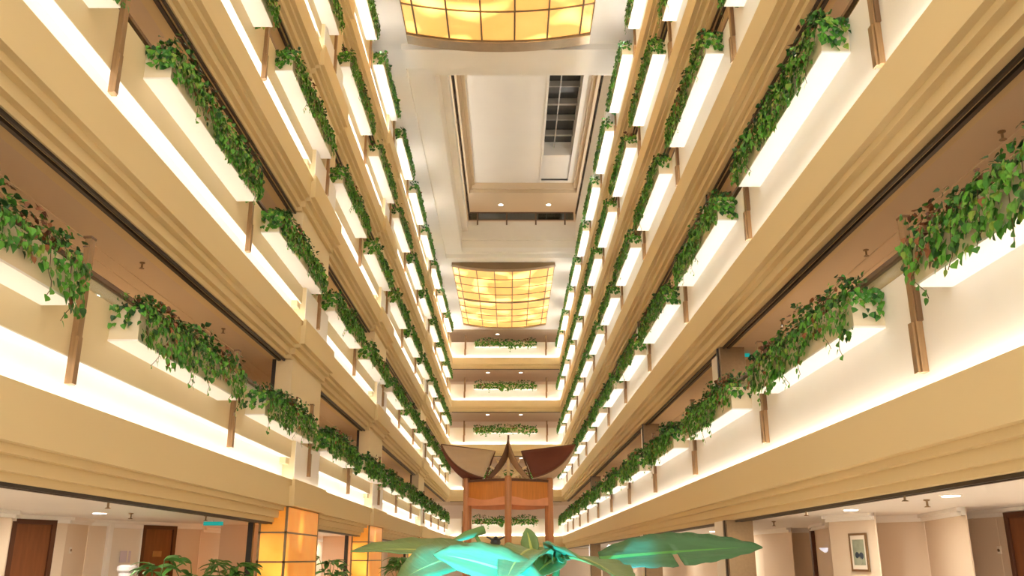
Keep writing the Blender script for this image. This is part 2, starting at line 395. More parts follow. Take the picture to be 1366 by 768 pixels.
# railings round the void
def railing(name, pts, label, posts, drop=.28):
    r = empty(name, (0, 0, 0)); tag(r, label, 'railing', 'railings round the ceiling void')
    a, b = Vector(pts[0]), Vector(pts[1])
    MB().tube([a, b], .045, 6).obj('handrail', M['rail'], r)
    MB().tube([a - Vector((0, 0, .42)), b - Vector((0, 0, .42))], .025, 6).obj('bottom_rail', M['rail'], r)
    dirv = (b - a).normalized(); nrm = Vector((-dirv.y, dirv.x, 0)) * .012
    q = MB(); z1, z0 = Vector((0, 0, .04)), Vector((0, 0, .40))
    q.add([a - z1 - nrm, b - z1 - nrm, b - z0 - nrm, a - z0 - nrm, a - z1 + nrm, b - z1 + nrm, b - z0 + nrm, a - z0 + nrm],
          [(0, 1, 2, 3), (4, 7, 6, 5), (0, 4, 5, 1), (2, 6, 7, 3), (1, 5, 6, 2), (0, 3, 7, 4)]).obj('pane', M['glass_dim'], r)
    for i in range(posts):
        p = a.lerp(b, (i + .3) / (posts - .4))
        MB().box(p.x - .04, p.x + .04, p.y - .04, p.y + .04, p.z - .5 - drop, p.z + .02).obj('baluster', M['rail'], r)
ZR = EYE + 18.2
railing('void_railing', ((-2.25, VY[1] - .05, ZR), (XR - .05, VY[1] - .05, ZR)), 'dark railing across the far side of the ceiling void', 4, .2)
railing('void_railing', ((-2.24, VY[0], ZR), (-2.24, VY[1], ZR)), 'dark railing along the left-hand edge of the ceiling void', 9, -.1)
railing('void_railing', ((XR + .08, VY[0], ZR), (XR + .08, VY[1], ZR)), 'dark railing along the right-hand edge of the ceiling void', 9, -.1)

# skylights
def skylight(yr, label, near, far):
    y0, y1 = yr; x0, x1 = SKX
    r = empty('skylight', ((x0 + x1) / 2, (y0 + y1) / 2, ZC)); tag(r, label, 'skylight', 'amber skylights in the atrium ceiling')
    ox, oy = r.location.x, r.location.y
    W = x1 - x0; cuts = [0, .06, .236, .412, .588, .764, .94, 1]
    def sag(u): return -.10 - .30 * (1 - (2 * u - 1) ** 2)
    rows = []
    half = (y1 - y0 - .5) / 2
    for hh in range(2):
        for k in range(4): rows.append((y0 + .12 + hh * (half + .26) + k * half / 4, y0 + .12 + hh * (half + .26) + (k + 1) * half / 4))
    for (a, b) in rows:
        for i in range(7):
            u0, u1 = cuts[i], cuts[i + 1]; vs = []; fs = []
            for k in range(4):
                u = u0 + (u1 - u0) * k / 3; g = .02 if k in (0,) else (-.02 if k == 3 else 0)
                x = x0 + W * u + g - ox
                for yy in (a + .025, b - .025):
                    for dz in (0, .03): vs.append((x, yy - oy, sag(u) + .02 + dz))
            for k in range(3):
                q = k * 4
                fs += [(q, q + 2, q + 6, q + 4), (q + 1, q + 5, q + 7, q + 3), (q, q + 4, q + 5, q + 1), (q + 2, q + 3, q + 7, q + 6)]
            fs += [(0, 1, 3, 2), (12, 14, 15, 13)]
            MB().add(vs, fs).obj('pane', M['sky_amber'], r)
    for c in cuts:
        x = x0 + W * c - ox
        MB().box(x - .025, x + .025, y0 - oy, y1 - oy, sag(c) - .01, sag(c) + .06).obj('bar', M['bronze'], r)
    ys = [rows[0][0]] + [b for a, b in rows]
    def arc(ya, yb, lo, hi, nm, m):
        N = 20; poly = [(x0 + W * k / N - ox, sag(k / N) + lo) for k in range(N + 1)] + [(x0 + W * k / N - ox, sag(k / N) + hi) for k in range(N, -1, -1)]
        b = MB(); n = len(poly)
        vs = [(p[0], ya - oy, p[1]) for p in poly] + [(p[0], yb - oy, p[1]) for p in poly]
        fs = [(i, (i + 1) % n, n + (i + 1) % n, n + i) for i in range(n)]
        for k in range(N):
            i, j = k, n - 1 - k
            fs += [(i, j, j - 1, i + 1), (n + i, n + i + 1, n + j - 1, n + j)]
        b.add(vs, fs).obj(nm, m, r)
    for k, y in enumerate(ys):
        arc(y - .025, y + .025, -.01, .05, 'bar', M['bronze'])
    arc(y0 - near, y0 + .10, -.03, .40, 'frame', M['bronze']); arc(y1 - .10, y1 + far, -.06, .40, 'frame', M['bronze_lit'])
    ym = (y0 + y1) / 2; arc(ym - .13, ym - .02, -.02, .12, 'frame', M['bronze']); arc(ym + .04, ym + .15, -.02, .12, 'frame', M['bronze'])
    # light box round the panes
    q = MB(); q.box(x0 - ox - .06, x0 - ox, y0 - oy, y1 - oy, -.14, .5); q.box(x1 - ox, x1 - ox + .06, y0 - oy, y1 - oy, -.14, .5); q.box(x0 - ox, x1 - ox, y0 - oy, y1 - oy, .5, .56)
    q.obj('light_box', M['ceil'], r)
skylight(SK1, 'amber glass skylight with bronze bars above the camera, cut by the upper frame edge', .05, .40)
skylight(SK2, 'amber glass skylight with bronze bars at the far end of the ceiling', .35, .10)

# ------------------------------------------------------------------ ivy
def leaf_geo(p, a, n, L, W, fold, curl):
    """a six-point leaf with a folded midrib: base, shoulders, tip"""
    a = Vector(a).normalized(); n = Vector(n); n = (n - a * n.dot(a)); n.normalize(); b = a.cross(n)
    p = Vector(p)
    return [p, p + a * L * .22 + b * W * .5 + n * fold * W, p + a * L * .55 + b * W * .42 + n * fold * W * .8, p + a * L - n * curl * L,
            p + a * L * .55 - b * W * .42 + n * fold * W * .8, p + a * L * .22 - b * W * .5 + n * fold * W, p + a * L * .5]
LEAF_F = [(0, 1, 6), (1, 2, 6), (2, 3, 6), (3, 4, 6), (4, 5, 6), (5, 0, 6)]

def ivy_points(seed, nface, nmound, nend, length=3.6, big=1.0):
    """leaf placements (p, axis, normal, size, colour) in the planter's own frame: x along it, y out from the parapet, z above the beam edge"""
    r = random.Random(seed); out = []; strands = []
    ph = [r.uniform(0, 6.28) for _ in range(6)]
    h = length / 2
    dens = lambda x: .5 + .28 * math.sin(1.9 * x + ph[0]) + .2 * math.sin(4.3 * x + ph[1]) + .12 * math.sin(9 * x + ph[2])
    red = lambda x: math.sin(2.6 * x + ph[3]) + .5 * math.sin(6.1 * x + ph[4])
    k = 0
    while k < nface:
        x = r.uniform(-h - .05, h + .05); dep = r.random() ** 1.3
        lim = .24 + .27 * dens(x)
        if r.random() > .45 + .55 * dens(x): continue
        zz = 1.15 - dep * lim; k += 1
        sz = r.uniform(.06, .10) * big
        c = r.choices([0, 1, 2, 3, 4], [48, 30, 10, 10, 1 if red(x) < .9 else 22])[0]
        out.append(((x, .33 + r.random() * .07, zz), (r.gauss(0, .5), .35, -1), (r.gauss(0, .33), 1, r.uniform(-.1, .5)), sz, c))
    for k in range(nmound):
        x = r.uniform(-h, h); y = r.uniform(.05, .36); top = 1.12 + (.10 + .22 * dens(x + 1.3)) * r.random() ** .7
        isred = red(x) > .9
        c = r.choices([0, 1, 2, 4, 5], [8, 34, 50, 2, 5] if not isred else [4, 14, 14, 20, 34])[0]
        out.append(((x, y, top), (r.gauss(0, .8), r.uniform(-.2, 1), r.uniform(-.9, .4)), (r.gauss(0, .5), r.uniform(.1, 1), r.uniform(.2, 1)), r.uniform(.05, .085) * big, c))
    for e in (-1, 1):
        q = r.uniform(.3, 1.0)
        for k in range(int(nend * q)):
            y = r.uniform(.02, .36); zz = 1.16 - r.random() ** 1.2 * (.12 + .26 * q * (1 - abs(y - .12) * 1.5))
            out.append(((e * (h + .03 + r.random() * .06), y, zz), (e * .3, r.gauss(0, .4), -1), (e, r.gauss(0, .4), r.uniform(0, .6)), r.uniform(.055, .09) * big, r.choices([0, 1, 2, 3], [4, 4, 2, 1])[0]))
    for k in range(int(length * 2.4)):                      # hanging runners
        x = r.uniform(-h, h); ln = r.uniform(.12, .38) * (1.25 if r.random() < .15 else 1)
        z0 = 1.15 - (.20 + .24 * dens(x)); pts = []
        m = max(2, int(ln / .065 / big))
        for j in range(m):
            zz = z0 - ln * j / m; xx = x + .05 * math.sin(j * 1.1 + k); yy = .36 + .03 * math.sin(j * .9)
            pts.append((xx, yy, zz))
            out.append(((xx, yy + .01, zz), (r.choice((-1, 1)) * .7, .3, -1), (r.gauss(0, .3), 1, .4), r.uniform(.05, .08) * big, r.choices([0, 1, 3], [6, 3, 1])[0]))
        strands.append([(x, .34, 1.13)] + [(x, .36, z0 + .02)] + pts)
    return out, strands

def ivy_mesh(items, strands, name, stems=True):
    mb = MB(); r = random.Random(len(items))
    for p, a, n, sz, c in items:
        mb.add(leaf_geo(p, a, n, sz, sz * .95, r.uniform(.05, .22), r.uniform(0, .25)), LEAF_F, c)
    if stems:
        for st in strands: mb.tube(st, .004, 3, 6, caps=False)
    return mb.mesh(name, LEAF + [M['stem']])

NEARV = [ivy_points(100 + i, 640, 900, 70, big=.88) for i in range(6)]
MIDM = [ivy_mesh(*ivy_points(200 + i, 640, 640, 70, big=1.05), 'foliage') for i in range(5)]
FARM = [ivy_mesh(*ivy_points(300 + i, 330, 280, 34, big=1.35), 'foliage', False) for i in range(5)]
ENDM = [ivy_mesh(*ivy_points(400 + i, 260, 240, 10, length=4.3, big=1.5), 'foliage', False) for i in range(3)]
# one nicer leaf per colour for the single leaves of the nearest plants (12 triangles, shared)
def fine_leaf(mi):
    mb = MB()
    out = [(0, 0), (.30, .02), (.50, .24), (.40, .55), (.18, .80), (0, 1), (-.18, .80), (-.40, .55), (-.50, .24), (-.30, .02)]
    mid = [(0, .12), (0, .5)]
    vs = [(x, y, .16 * abs(x) - .12 * y * y) for x, y in out] + [(x, y, -.12 * y * y) for x, y in mid]
    fs = [(0, 1, 10), (1, 2, 10), (2, 3, 11), (2, 11, 10), (3, 4, 11), (4, 5, 11), (5, 6, 11), (6, 7, 11), (7, 8, 11), (8, 10, 11), (8, 9, 10), (9, 0, 10)]
    return mb.add(vs, fs).mesh('leaf', LEAF[mi])
FINE = [fine_leaf(i) for i in range(6)]

def place_leaf(parent, p, a, n, sz, c):
    a = Vector(a).normalized(); n = Vector(n); n = (n - a * n.dot(a)).normalized(); b = a.cross(n)
    o = bpy.data.objects.new('leaf', FINE[c]); COL.objects.link(o); o.parent = parent
    m = Matrix(((b.x, a.x, n.x, p[0]), (b.y, a.y, n.y, p[1]), (b.z, a.z, n.z, p[2]), (0, 0, 0, 1)))
    o.matrix_local = m @ Matrix.Scale(sz * 1.05, 4)
    return o

def planter_proto(length):
    r = empty('planter_box')
    h = length / 2
    b = MB()
    z0, z1 = .775, 1.10; yf = .31
    b.box(-h, h, yf - .03, yf, z0, z1); b.box(-h, h, .0, .03, z0, z1); b.box(-h, -h + .03, .03, yf - .03, z0, z1); b.box(h - .03, h, .03, yf - .03, z0, z1)
    b.box(-h + .03, h - .03, .03, yf - .03, z0, z0 + .03)
    b.obj('trough', M['planter'], r)
    MB().box(-h - .006, h + .006, .0, yf + .006, z0 - .02, z0).obj('base_panel', M['white'], r)
    MB().box(-h + .03, h - .03, .03, yf - .03, z1 - .08, z1 - .04).obj('soil', M['soil'], r)
    return r
PROTO = planter_proto(3.62); ENDPROTO = planter_proto(4.4)
used = {}
def place(proto, key, loc, rz):
    o = proto if not used.get(key) else copy_tree(proto)
    used[key] = True
    o.location = loc; o.rotation_euler = (0, 0, rz); return o

def post_proto():
    r = empty('balcony_post')
    MB().box(-.05, .05, .0, .06, .16, 1.62).obj('board', M['timber'], r, bevel=.004)
    MB().box(-.075, -.045, .0, .05, .62, 1.40).obj('side_batten', M['timber_dark'], r, bevel=.003)
    MB().box(-.02, .065, .06, .085, .16, .62).obj('foot_board', M['timber'], r, bevel=.003)
    MB().box(-.055, .055, -.02, .065, 1.62, 1.64).obj('cap', M['timber_dark'], r)
    return r
POST = post_proto()
POSTG = 'timber posts on the balcony parapets'
PLG = 'planter boxes along the balconies'
IVG = 'ivy in the balcony planters'

def plant_ivy(loc, rz, i, Y, n, label):
    if Y < 16 and n == 0 or (Y < 8 and n < 2):
        items, st = NEARV[i % 6]
        r = empty('ivy', loc, rz)
        big = sorted(range(len(items)), key=lambda k: -(items[k][0][1] + .5 * (1.2 - items[k][0][2])))[:210 if Y < 12 else 130]
        bs = set(big)
        o = bpy.data.objects.new('foliage', ivy_mesh([it for k, it in enumerate(items) if k not in bs], st, 'foliage'))
        COL.objects.link(o); o.parent = r; o['kind'] = 'stuff'
        for k in big: place_leaf(r, *items[k])
    else:
        me = (MIDM if Y < 24 else FARM)[i % 5]
        r = bpy.data.objects.new('ivy', me); COL.objects.link(r); r.location = loc; r.rotation_euler = (0, 0, rz)
    tag(r, label, 'ivy', IVG)

cnt = 0
for n in range(5):
    for s in (-1, 1):
        p0 = LPOST if s < 0 else RPOST
        rz = -math.pi / 2 if s < 0 else math.pi / 2
        dpar = .10 if s < 0 else .14
        k = 0
        for j in range(-1, 11):
            ya = p0 + j * BAY; yc = ya + BAY / 2 + .03
            if ya > Y1 - 4.2: continue
            cnt += 1
            loc = (sx(s, dpar), yc, FZ[n])
            rot = rz
            place(PROTO, 'planter', loc, rot)
            root = PROTO if cnt == 1 else COL.objects[-1]
            k += 1
        # labels follow in a second pass below

# label pass: planters in order, ivy and posts
roots = sorted([o for o in COL.objects if o.name.startswith('planter_box') and o.parent is None and o is not ENDPROTO], key=lambda o: (round(o.location.z, 2), o.location.x, o.location.y))
idx = {}
for i, o in enumerate(roots):
    n = min(range(5), key=lambda q: abs(FZ[q] - o.location.z)); s = -1 if o.location.x < 0 else 1
    k = idx.get((n, s), 0); idx[(n, s)] = k + 1
    side = SIDE[s]
    tag(o, 'cream planter box on the %s %s-hand balcony, %s from the near end' % (LV[n], side, ORD[k]), 'planter', PLG)
    rot = RND.random() < .0
    plant_ivy(tuple(o.location), o.rotation_euler.z, RND.randrange(60), o.location.y, n, 'green ivy trailing from the %s planter of the %s %s-hand balcony' % (ORD[k], LV[n], side))
first = True
for n in range(5):
    for s in (-1, 1):
        p0 = LPOST if s < 0 else RPOST; k = 0
        for j in range(0, 11):
            y = p0 + j * BAY
            if y > Y1 - 1 or (s < 0 and any(abs(y - p) < 1 for p in PIL) and False): continue
            o = POST if first else copy_tree(POST); first = False
            d = .03 if s < 0 and any(abs(y - p) < 1 for p in PIL) else (.10 if s < 0 else .14)
            o.location = (sx(s, d), y, FZ[n]); o.rotation_euler = (0, 0, -math.pi / 2 if s < 0 else math.pi / 2)
            tag(o, 'brown timber post on the %s %s-hand parapet, %s from the near end' % (LV[n], SIDE[s], ORD[k]), 'post', POSTG); k += 1
for n in range(5):
    o = place(ENDPROTO, 'end', (-.3, Y1 + .14, FZ[n]), math.pi)
    tag(o, 'long cream planter box centred on the %s end balcony' % LV[n], 'planter', 'planters on the end balconies')
    r = bpy.data.objects.new('ivy', ENDM[n % 3]); COL.objects.link(r); r.location = o.location; r.rotation_euler = (0, 0, math.pi)
    tag(r, 'green ivy in the planter of the %s end balcony' % LV[n], 'ivy', 'ivy on the end balconies')
    for x, nm in ((-3.2, 'left-hand'), (2.6, 'right-hand')):
        c = copy_tree(POST); c.location = (x, Y1 + .14, FZ[n]); c.rotation_euler = (0, 0, math.pi)
        tag(c, '%s timber post on the %s end balcony' % (nm, LV[n]), 'post', 'timber posts on the end balconies')

# handrails with glass above the parapets
PANE = MB().box(-.006, .006, -2.4, 2.4, 0, .24).mesh('pane', M['glass'])
for n in range(5):
    for s in (-1, 1):
        p0 = LPOST if s < 0 else RPOST
        r = empty('handrail', (sx(s, .27), (Y0 + Y1) / 2, FZ[n] + 1.15))
        tag(r, 'dark handrail over glass on the %s %s-hand parapet' % (LV[n], SIDE[s]), 'handrail', 'balcony handrails')
        MB().box(-.035, .035, Y0 - r.location.y, Y1 - r.location.y, .25, .30).obj('rail', M['rail'], r)
        for j in range(-1, 11):
            y = p0 + (j + .5) * BAY
            if y > Y1 - 2: continue
            o = bpy.data.objects.new('pane', PANE); COL.objects.link(o); o.parent = r; o.location = (0, y - r.location.y, 0)

# ------------------------------------------------------------------ ground storey: columns, side rooms, doors
for i, yc in enumerate(PIL):
    r = empty('onyx_column', (sx(-1, .27), yc, 0)); tag(r, 'glowing amber onyx column with bronze bands, %s from the near end' % ORD[i], 'column', 'glowing onyx columns')
    hx, hy, H = .25, 1.38, FZ[0] - .49
    jz = [H - .47 - .52 * k for k in range(5)]
    zs = [H] + jz + [0]
    for a, b in zip(zs[1:], zs[:-1]):
        if b - a < .03: continue
        for sg in (-1, 1):
            for e in ((-hy, 0), (0, hy)) if False else ((-hy, hy),):
                MB().box(sg * hx, sg * (hx - .03), e[0] + .01, e[1] - .01, a + .012, b - .012).obj('panel', M['col_amber'], r)
            MB().box(-hx + .01, hx - .01, sg * hy, sg * (hy - .03), a + .012, b - .012).obj('panel', M['col_amber'], r)
    for zj in jz: MB().box(-hx - .012, hx + .012, -hy - .012, hy + .012, zj - .016, zj + .016).obj('band', M['bronze'], r)
    for sgx in (-1, 1):
        for sgy in (-1, 1):
            MB().box(sgx * (hx + .012), sgx * (hx - .03), sgy * (hy + .012), sgy * (hy - .03), 0, H).obj('corner_strip', M['bronze'], r)
    MB().box(-hx + .04, hx - .04, -hy + .04, hy - .04, 0, H).obj('core', M['cream'], r)
    g = MB().box(sx(-1, .62), sx(-1, .72), yc - 1.42, yc - 1.33, 0, FZ[0] - .78)
    struct(g.obj('trim_%d' % (40 + i), M['track']), 'black shutter guide beside the %s onyx column' % ORD[i], 'guide rail')
    wz = MB().box(sx(-1, .75), -5.7, yc - .2, yc, 0, FZ[0] - .78)
    struct(wz.obj('wall_left_cross', M['corr_wall']), 'pale cross wall behind the %s onyx column' % ORD[i], 'wall')
for i, yc in enumerate((16.1, 25.8, 43.0)):
    pl = MB().box(sx(1, .22), sx(1, .6), yc + .06, yc + .8, 0, FZ[0] - .78)
    po = struct(pl.obj('wall_right_pier', M['cream']), 'cream pier with bronze guide in the right-hand hall, %s from the near end' % ORD[i], 'pier')
    MB().box(sx(1, .20), sx(1, .65), yc - .25, yc + .06, 0, FZ[0] - .78).obj('shutter_guide', M['bronze'], po)
    MB().box(sx(1, .185), sx(1, .23), yc - .12, yc - .04, 0, FZ[0] - .78).obj('guide_slot', M['track'], po)

def wall_run(pts, s, name, label, h=FZ[0] - .78):
    """a wall that follows plan points, with a crown moulding along its top"""
    b = MB(); c = MB()
    for (xa, ya), (xb, yb) in zip(pts[:-1], pts[1:]):
        d = Vector((xb - xa, yb - ya, 0)); L = d.length
        if L < 1e-4: continue
        d /= L; nrm = Vector((d.y, -d.x, 0))
        if nrm.x * s > 0 or (abs(nrm.x) < 1e-3 and nrm.y > 0): nrm = -nrm
        xa, ya, xb, yb = xa + d.x * .003, ya + d.y * .003, xb - d.x * .003, yb - d.y * .003
        def strip(mb, t0, t1, z0, z1):
            q = [Vector((xa, ya, 0)) + nrm * t0, Vector((xb, yb, 0)) + nrm * t0, Vector((xb, yb, 0)) + nrm * t1, Vector((xa, ya, 0)) + nrm * t1]
            mb.prism([(p.x, p.y) for p in q], lambda a_, b_, t_: (a_, b_, t_), z0, z1)
        strip(b, 0, -.015, 0, h); strip(c, .05, -.01, h - .10, h - .002); strip(c, .10, -.01, h - .05, h - .001)
    o = struct(b.obj(name, M['corr_wall']), label, 'wall')
    c.obj('crown_moulding', M['white'], o)
    return o
wall_run([(-6.9, 2), (-6.9, 12.65), (-7.5, 13.8), (-7.1, 14.7), (-7.17, 15.6), (-6.0, 17.8), (-6.6, 19.65), (-6.3, 22.5), (-6.6, 40), (-6.6, 62)], -1, 'wall_left', 'stepped beige room wall of the left-hand ground hall')
wall_run([(6.6, 2), (6.6, 12.4), (6.5, 13.1), (5.87, 11.75), (6.3, 13.9), (5.72, 14.5), (5.27, 13.2), (4.95, 14.2), (5.9, 16.98), (6.1, 18.35), (6.6, 19.95), (6.25, 20.4), (6.07, 19.8), (5.9, 21.5), (6.2, 26), (6.2, 62)], 1, 'wall_right', 'zigzag beige room wall of the right-hand ground hall')

def door(n, origin, ang, label, m, frame, number=True, w_=.86, hgt=2.1):
    """door standing in a wall: local x along the wall, local -y towards the hall"""
    r = empty('door_%d' % n, origin, ang); struct(r, label, 'door')
    lf = MB().box(-w_ / 2, w_ / 2, -.02, .03, .01, hgt).obj('door_leaf', m, r, bevel=.004)
    f = MB(); f.box(-w_ / 2 - .08, -w_ / 2, -.05, .05, 0, hgt + .07); f.box(w_ / 2, w_ / 2 + .08, -.05, .05, 0, hgt + .07); f.box(-w_ / 2, w_ / 2, -.05, .05, hgt, hgt + .07)
    f.obj('frame', frame, r, bevel=.004)
    MB().tube([(w_ / 2 - .1, -.02, 1.02), (w_ / 2 - .1, -.07, 1.02), (w_ / 2 - .22, -.07, 1.02)], .012, 6).obj('handle', M['steel'], lf)
    if number: MB().box(-.1, .1, -.03, -.02, 1.62, 1.72).obj('number_plate', M['bronze'], lf)
    return r
door(1, (-7.35, 14.12, 0), math.radians(66), 'dark brown room door at the near end of the left-hand hall', M['door'], M['doorframe'], False, .62)
door(2, (-6.79, 16.25, 0), math.radians(62), 'flush white service door in the left-hand hall', M['whitedoor'], M['white'], False, .62)
q = empty('door_sign', (-6.775, 16.24, 1.62), math.radians(62)); tag(q, 'small lilac pictogram sign on the white service door', 'sign')
MB().box(-.11, .11, -.03, -.022, -.10, .10).obj('plate', mat('lilac_plate', (.62, .56, .66), .4), q); MB().box(.03, .055, -.034, -.03, -.09, .10).obj('white_bar', M['whitedoor'], q)
r_ = empty('pedestal', (-5.85, 14.2, 0)); tag(r_, 'pale grey pedestal in front of the white service door', 'pedestal')
MB().lathe([(.17, 0), (.13, .1), (.12, 1.38), (.15, 1.42), (.15, 1.47), (.10, 1.50)], (0, 0, 0), 18).obj('shaft', mat('pale_grey', (.66, .64, .68), .5), r_)
door(3, (-6.46, 16.87, 0), math.radians(62), 'brown room door with a number plate in the left-hand hall', M['door'], M['doorframe'], True, .62)
door(4, (6.54, 11.5, 0), -math.pi / 2, 'dark brown room door at the near end of the right-hand hall', M['door'], M['doorframe'], False)
struct(MB().box(6.02, 6.10, 18.36, 18.44, 0, 2.12).obj('trim_50', M['doorframe']), 'dark timber door jamb beyond the framed picture', 'door jamb')
q = empty('wall_sconce', (5.93, 17.28, 1.76), -math.pi / 2 + .1); tag(q, 'small white bowl sconce on the wall beyond the framed picture', 'wall lamp')
sc_ = MB(); sc_.lathe([(.02, -.06), (.08, -.02), (.11, .02), (.10, .02)], (0, -.02, 0), 14); sc_.obj('bowl', mat('sconce_glass', (.9, .9, .95), .3, emit=(.8, .85, 1), estr=.35), q)
MB().box(-.04, .04, -.01, .05, -.06, .02).obj('bracket', M['steel'], q)

# small fittings
def box_thing(name, c, hx, hy, hz, m, label, cat, rz=0, group=None):
    o = MB().box(-hx, hx, -hy, hy, -hz, hz).obj(name, m, bevel=.005); o.location = c; o.rotation_euler = (0, 0, rz); return tag(o, label, cat, group)
def wall_plate(name, loc, rz, label):
    r = empty(name, loc, rz); tag(r, label, 'thermostat', 'wall control plates')
    MB().box(-.05, .05, -.015, 0, -.05, .05).obj('plate', M['whitedoor'], r, bevel=.004)
    MB().tube([(0, -.015, 0), (0, -.028, 0)], .02, 10).obj('dial', M['bronze'], r)
wall_plate('wall_control', (-7.13, 14.95, 1.72), math.radians(95), 'small white wall control beside the near left-hand door')
wall_plate('wall_control', (6.59, 12.4, 1.70), -math.pi / 2, 'small white wall control beside the near right-hand door')
# framed picture on the slanted right-hand wall
pa, pb = Vector((5.27, 13.2, 0)), Vector((4.95, 14.2, 0))
dv = (pb - pa).normalized(); ang = math.atan2(-dv.y, -dv.x)
pc = pa.lerp(pb, .36); nv = Vector((-dv.y, dv.x, 0)); nv = nv if nv.x < 0 else -nv
r = empty('framed_picture', (pc.x + nv.x * .012, pc.y + nv.y * .012, 1.68), math.atan2(nv.y, nv.x) + math.pi / 2); tag(r, 'gilt framed picture of dark shapes on the slanted beige wall', 'picture')
f = MB(); f.box(-.19, .19, -.03, 0, .24, .27); f.box(-.19, .19, -.03, 0, -.27, -.24); f.box(-.19, -.165, -.03, 0, -.24, .24); f.box(.165, .19, -.03, 0, -.24, .24)
f.obj('frame', M['bronze'], r)
MB().box(-.165, .165, -.018, 0, -.24, .24).obj('mount', M['whitedoor'], r)
cv_ = MB().box(-.125, .125, -.022, -.018, -.18, .18).obj('canvas', mat('painting', (0.30, 0.34, 0.26), 0.6, noise=0.6, scale=7), r)
for q, (px_, pz_, pr_) in enumerate(((-.04, -.04, .045), (.05, -.05, .05), (.0, -.12, .06))):
    MB().tube([(px_, -.022, pz_), (px_, -.0235, pz_)], pr_, 12).obj('painted_shape', mat('painted_shape_%d' % q, ((.03, .05, .08), (.05, .07, .1), (.35, .38, .3))[q], .6), cv_)

def ceiling_light(x, y, z, label, rad=.09, power=CORR_W, group='ceiling downlights'):
    r = empty('ceiling_light', (x, y, z)); tag(r, label, 'ceiling light', group)
    MB().lathe([(rad + .025, -.012), (rad + .025, 0)], (0, 0, 0), 20).obj('trim_ring', M['white'], r)
    MB().lathe([(rad, -.016), (rad, -.012)], (0, 0, 0), 20).obj('diffuser', M['lampglow'], r)
    a = bpy.data.lights.new('downlight', 'AREA'); a.shape = 'DISK'; a.size = rad * 2; a.energy = power; a.color = (1, .88, .72)
    o = bpy.data.objects.new('downlight', a); COL.objects.link(o); o.location = (x, y, z - .025)
ZG = FZ[0] - .78
def at_z(u, v, z):
    D = F * CT - (384 - v) * ST; Y = (z - EYE) * D / ((744 - v) * CT); return ((u - 680) / D * Y, Y)
for i, (u, v) in enumerate(((133, 683.5),)):
    x, y = at_z(u, v, ZG); ceiling_light(x, y, ZG, 'round downlight in the left-hand hall ceiling, nearest the camera')
for i, (u, v) in enumerate(((1268, 660), (1135, 679))):
    x, y = at_z(u, v, ZG); ceiling_light(x, y, ZG, 'round downlight in the right-hand hall ceiling, %s from the near end' % ORD[i])
for s, xx in ((-1, -5.7), (1, 5.0)):
    for k, yy in enumerate((4.0, 8.0, 22.5, 26.0, 31.0, 38.0, 46.0, 54.0)):
        ceiling_light(xx, yy, ZG, 'round downlight further along the %s hall ceiling, %s of its row' % (SIDE[s] + '-hand', ORD[k]), group='downlights in the ground halls')
for n in range(1, 5):
    for k, xx in enumerate((-1.6, .8)):
        ceiling_light(xx, Y1 + 1.6, FZ[n] - .78, '%s downlight behind the end balcony under the %s beam' % (('left-hand', 'right-hand')[k], LV[n]), .11, 6, 'downlights at the end wall')
ceiling_light(-.9, Y1 + 1.6, ZC, 'single downlight over the topmost end balcony', .11, 6, 'downlights at the end wall')
for k, u in enumerate((668, 732)):
    ceiling_light((u - 680) / 1100 * 47.2, 47.2, ZU, '%s downlight over the far gallery of the void' % ('left-hand', 'right-hand')[k], .12, 10, 'downlights over the void gallery')
# unseen downlights added upstairs as fill for the corridors
for n in range(1, 5):
    for s in (-1, 1):
        for k in range(6):
            ceiling_light(sx(s, 2.0), 2 + k * 10.5, FZ[n] - .78, 'small added fill downlight over the %s %s-hand corridor, %s of its row' % (LV[n - 1], SIDE[s], ORD[k]), .05, CORR_W * 1.9, 'added fill downlights in the upper corridors')
def sprinkler(x, y, z, label):
    r = empty('sprinkler', (x, y, z)); tag(r, label, 'sprinkler', 'ceiling sprinklers')
    MB().lathe([(.012, -.07), (.012, -.02), (.035, -.012), (.035, 0)], (0, 0, 0), 10).obj('body', M['bronze'], r)
    MB().lathe([(.035, -.085), (.03, -.078), (.012, -.07)], (0, 0, 0), 10).obj('deflector', M['bronze'], r)
for i, (u, v, n) in enumerate(((145, 668, 0), (175, 684, 0), (275, 687, 0), (1206, 657, 0), (1236, 666, 0), (1075, 679, 0), (1032, 695, 0),
                               (190, 350, 1), (298, 438, 1), (1336, 175, 1), (1155, 333, 1), (1080, 408, 1), (1043, 427, 1))):
    z = FZ[n] - .78; x, y = at_z(u, v, z)
    sprinkler(x, y, z, 'small bronze sprinkler under the %s %s-hand balcony, %s from the near end' % (LV[n], SIDE[-1 if x < 0 else 1], ORD[[0, 1, 2, 0, 1, 2, 3, 0, 1, 0, 1, 2, 3][i]]))
# exit signs
def exit_sign(p, rz, label):
    r = empty('exit_sign', p, rz); tag(r, label, 'exit sign', 'green exit signs')
    MB().box(-.17, .17, -.02, .02, -.085, -.02).obj('case', M['exit'], r, bevel=.005)
    MB().tube([(0, 0, -.02), (0, 0, .0)], .01, 6).obj('hanger', M['steel'], r)
x, y = at_z(285, 694, ZG); exit_sign((x, y, ZG), 0, 'glowing cyan exit sign under the left-hand hall ceiling')
x, y = at_z(988, 470, FZ[1] - .78); exit_sign((x, y, FZ[1] - .78), 0, 'glowing cyan exit sign in the right-hand lowest balcony corridor')
# dome camera
x, y = at_z(436, 716, ZG); r = empty('dome_camera', (-5.3, 22, ZG)); tag(r, 'small black dome camera under the hall ceiling between the columns', 'camera')
MB().lathe([(.02, -.11), (.07, -.09), (.09, -.05)], (0, 0, 0), 14).obj('dome', M['black'], r); MB().lathe([(.1, -.05), (.1, 0)], (0, 0, 0), 14).obj('base', M['whitedoor'], r)
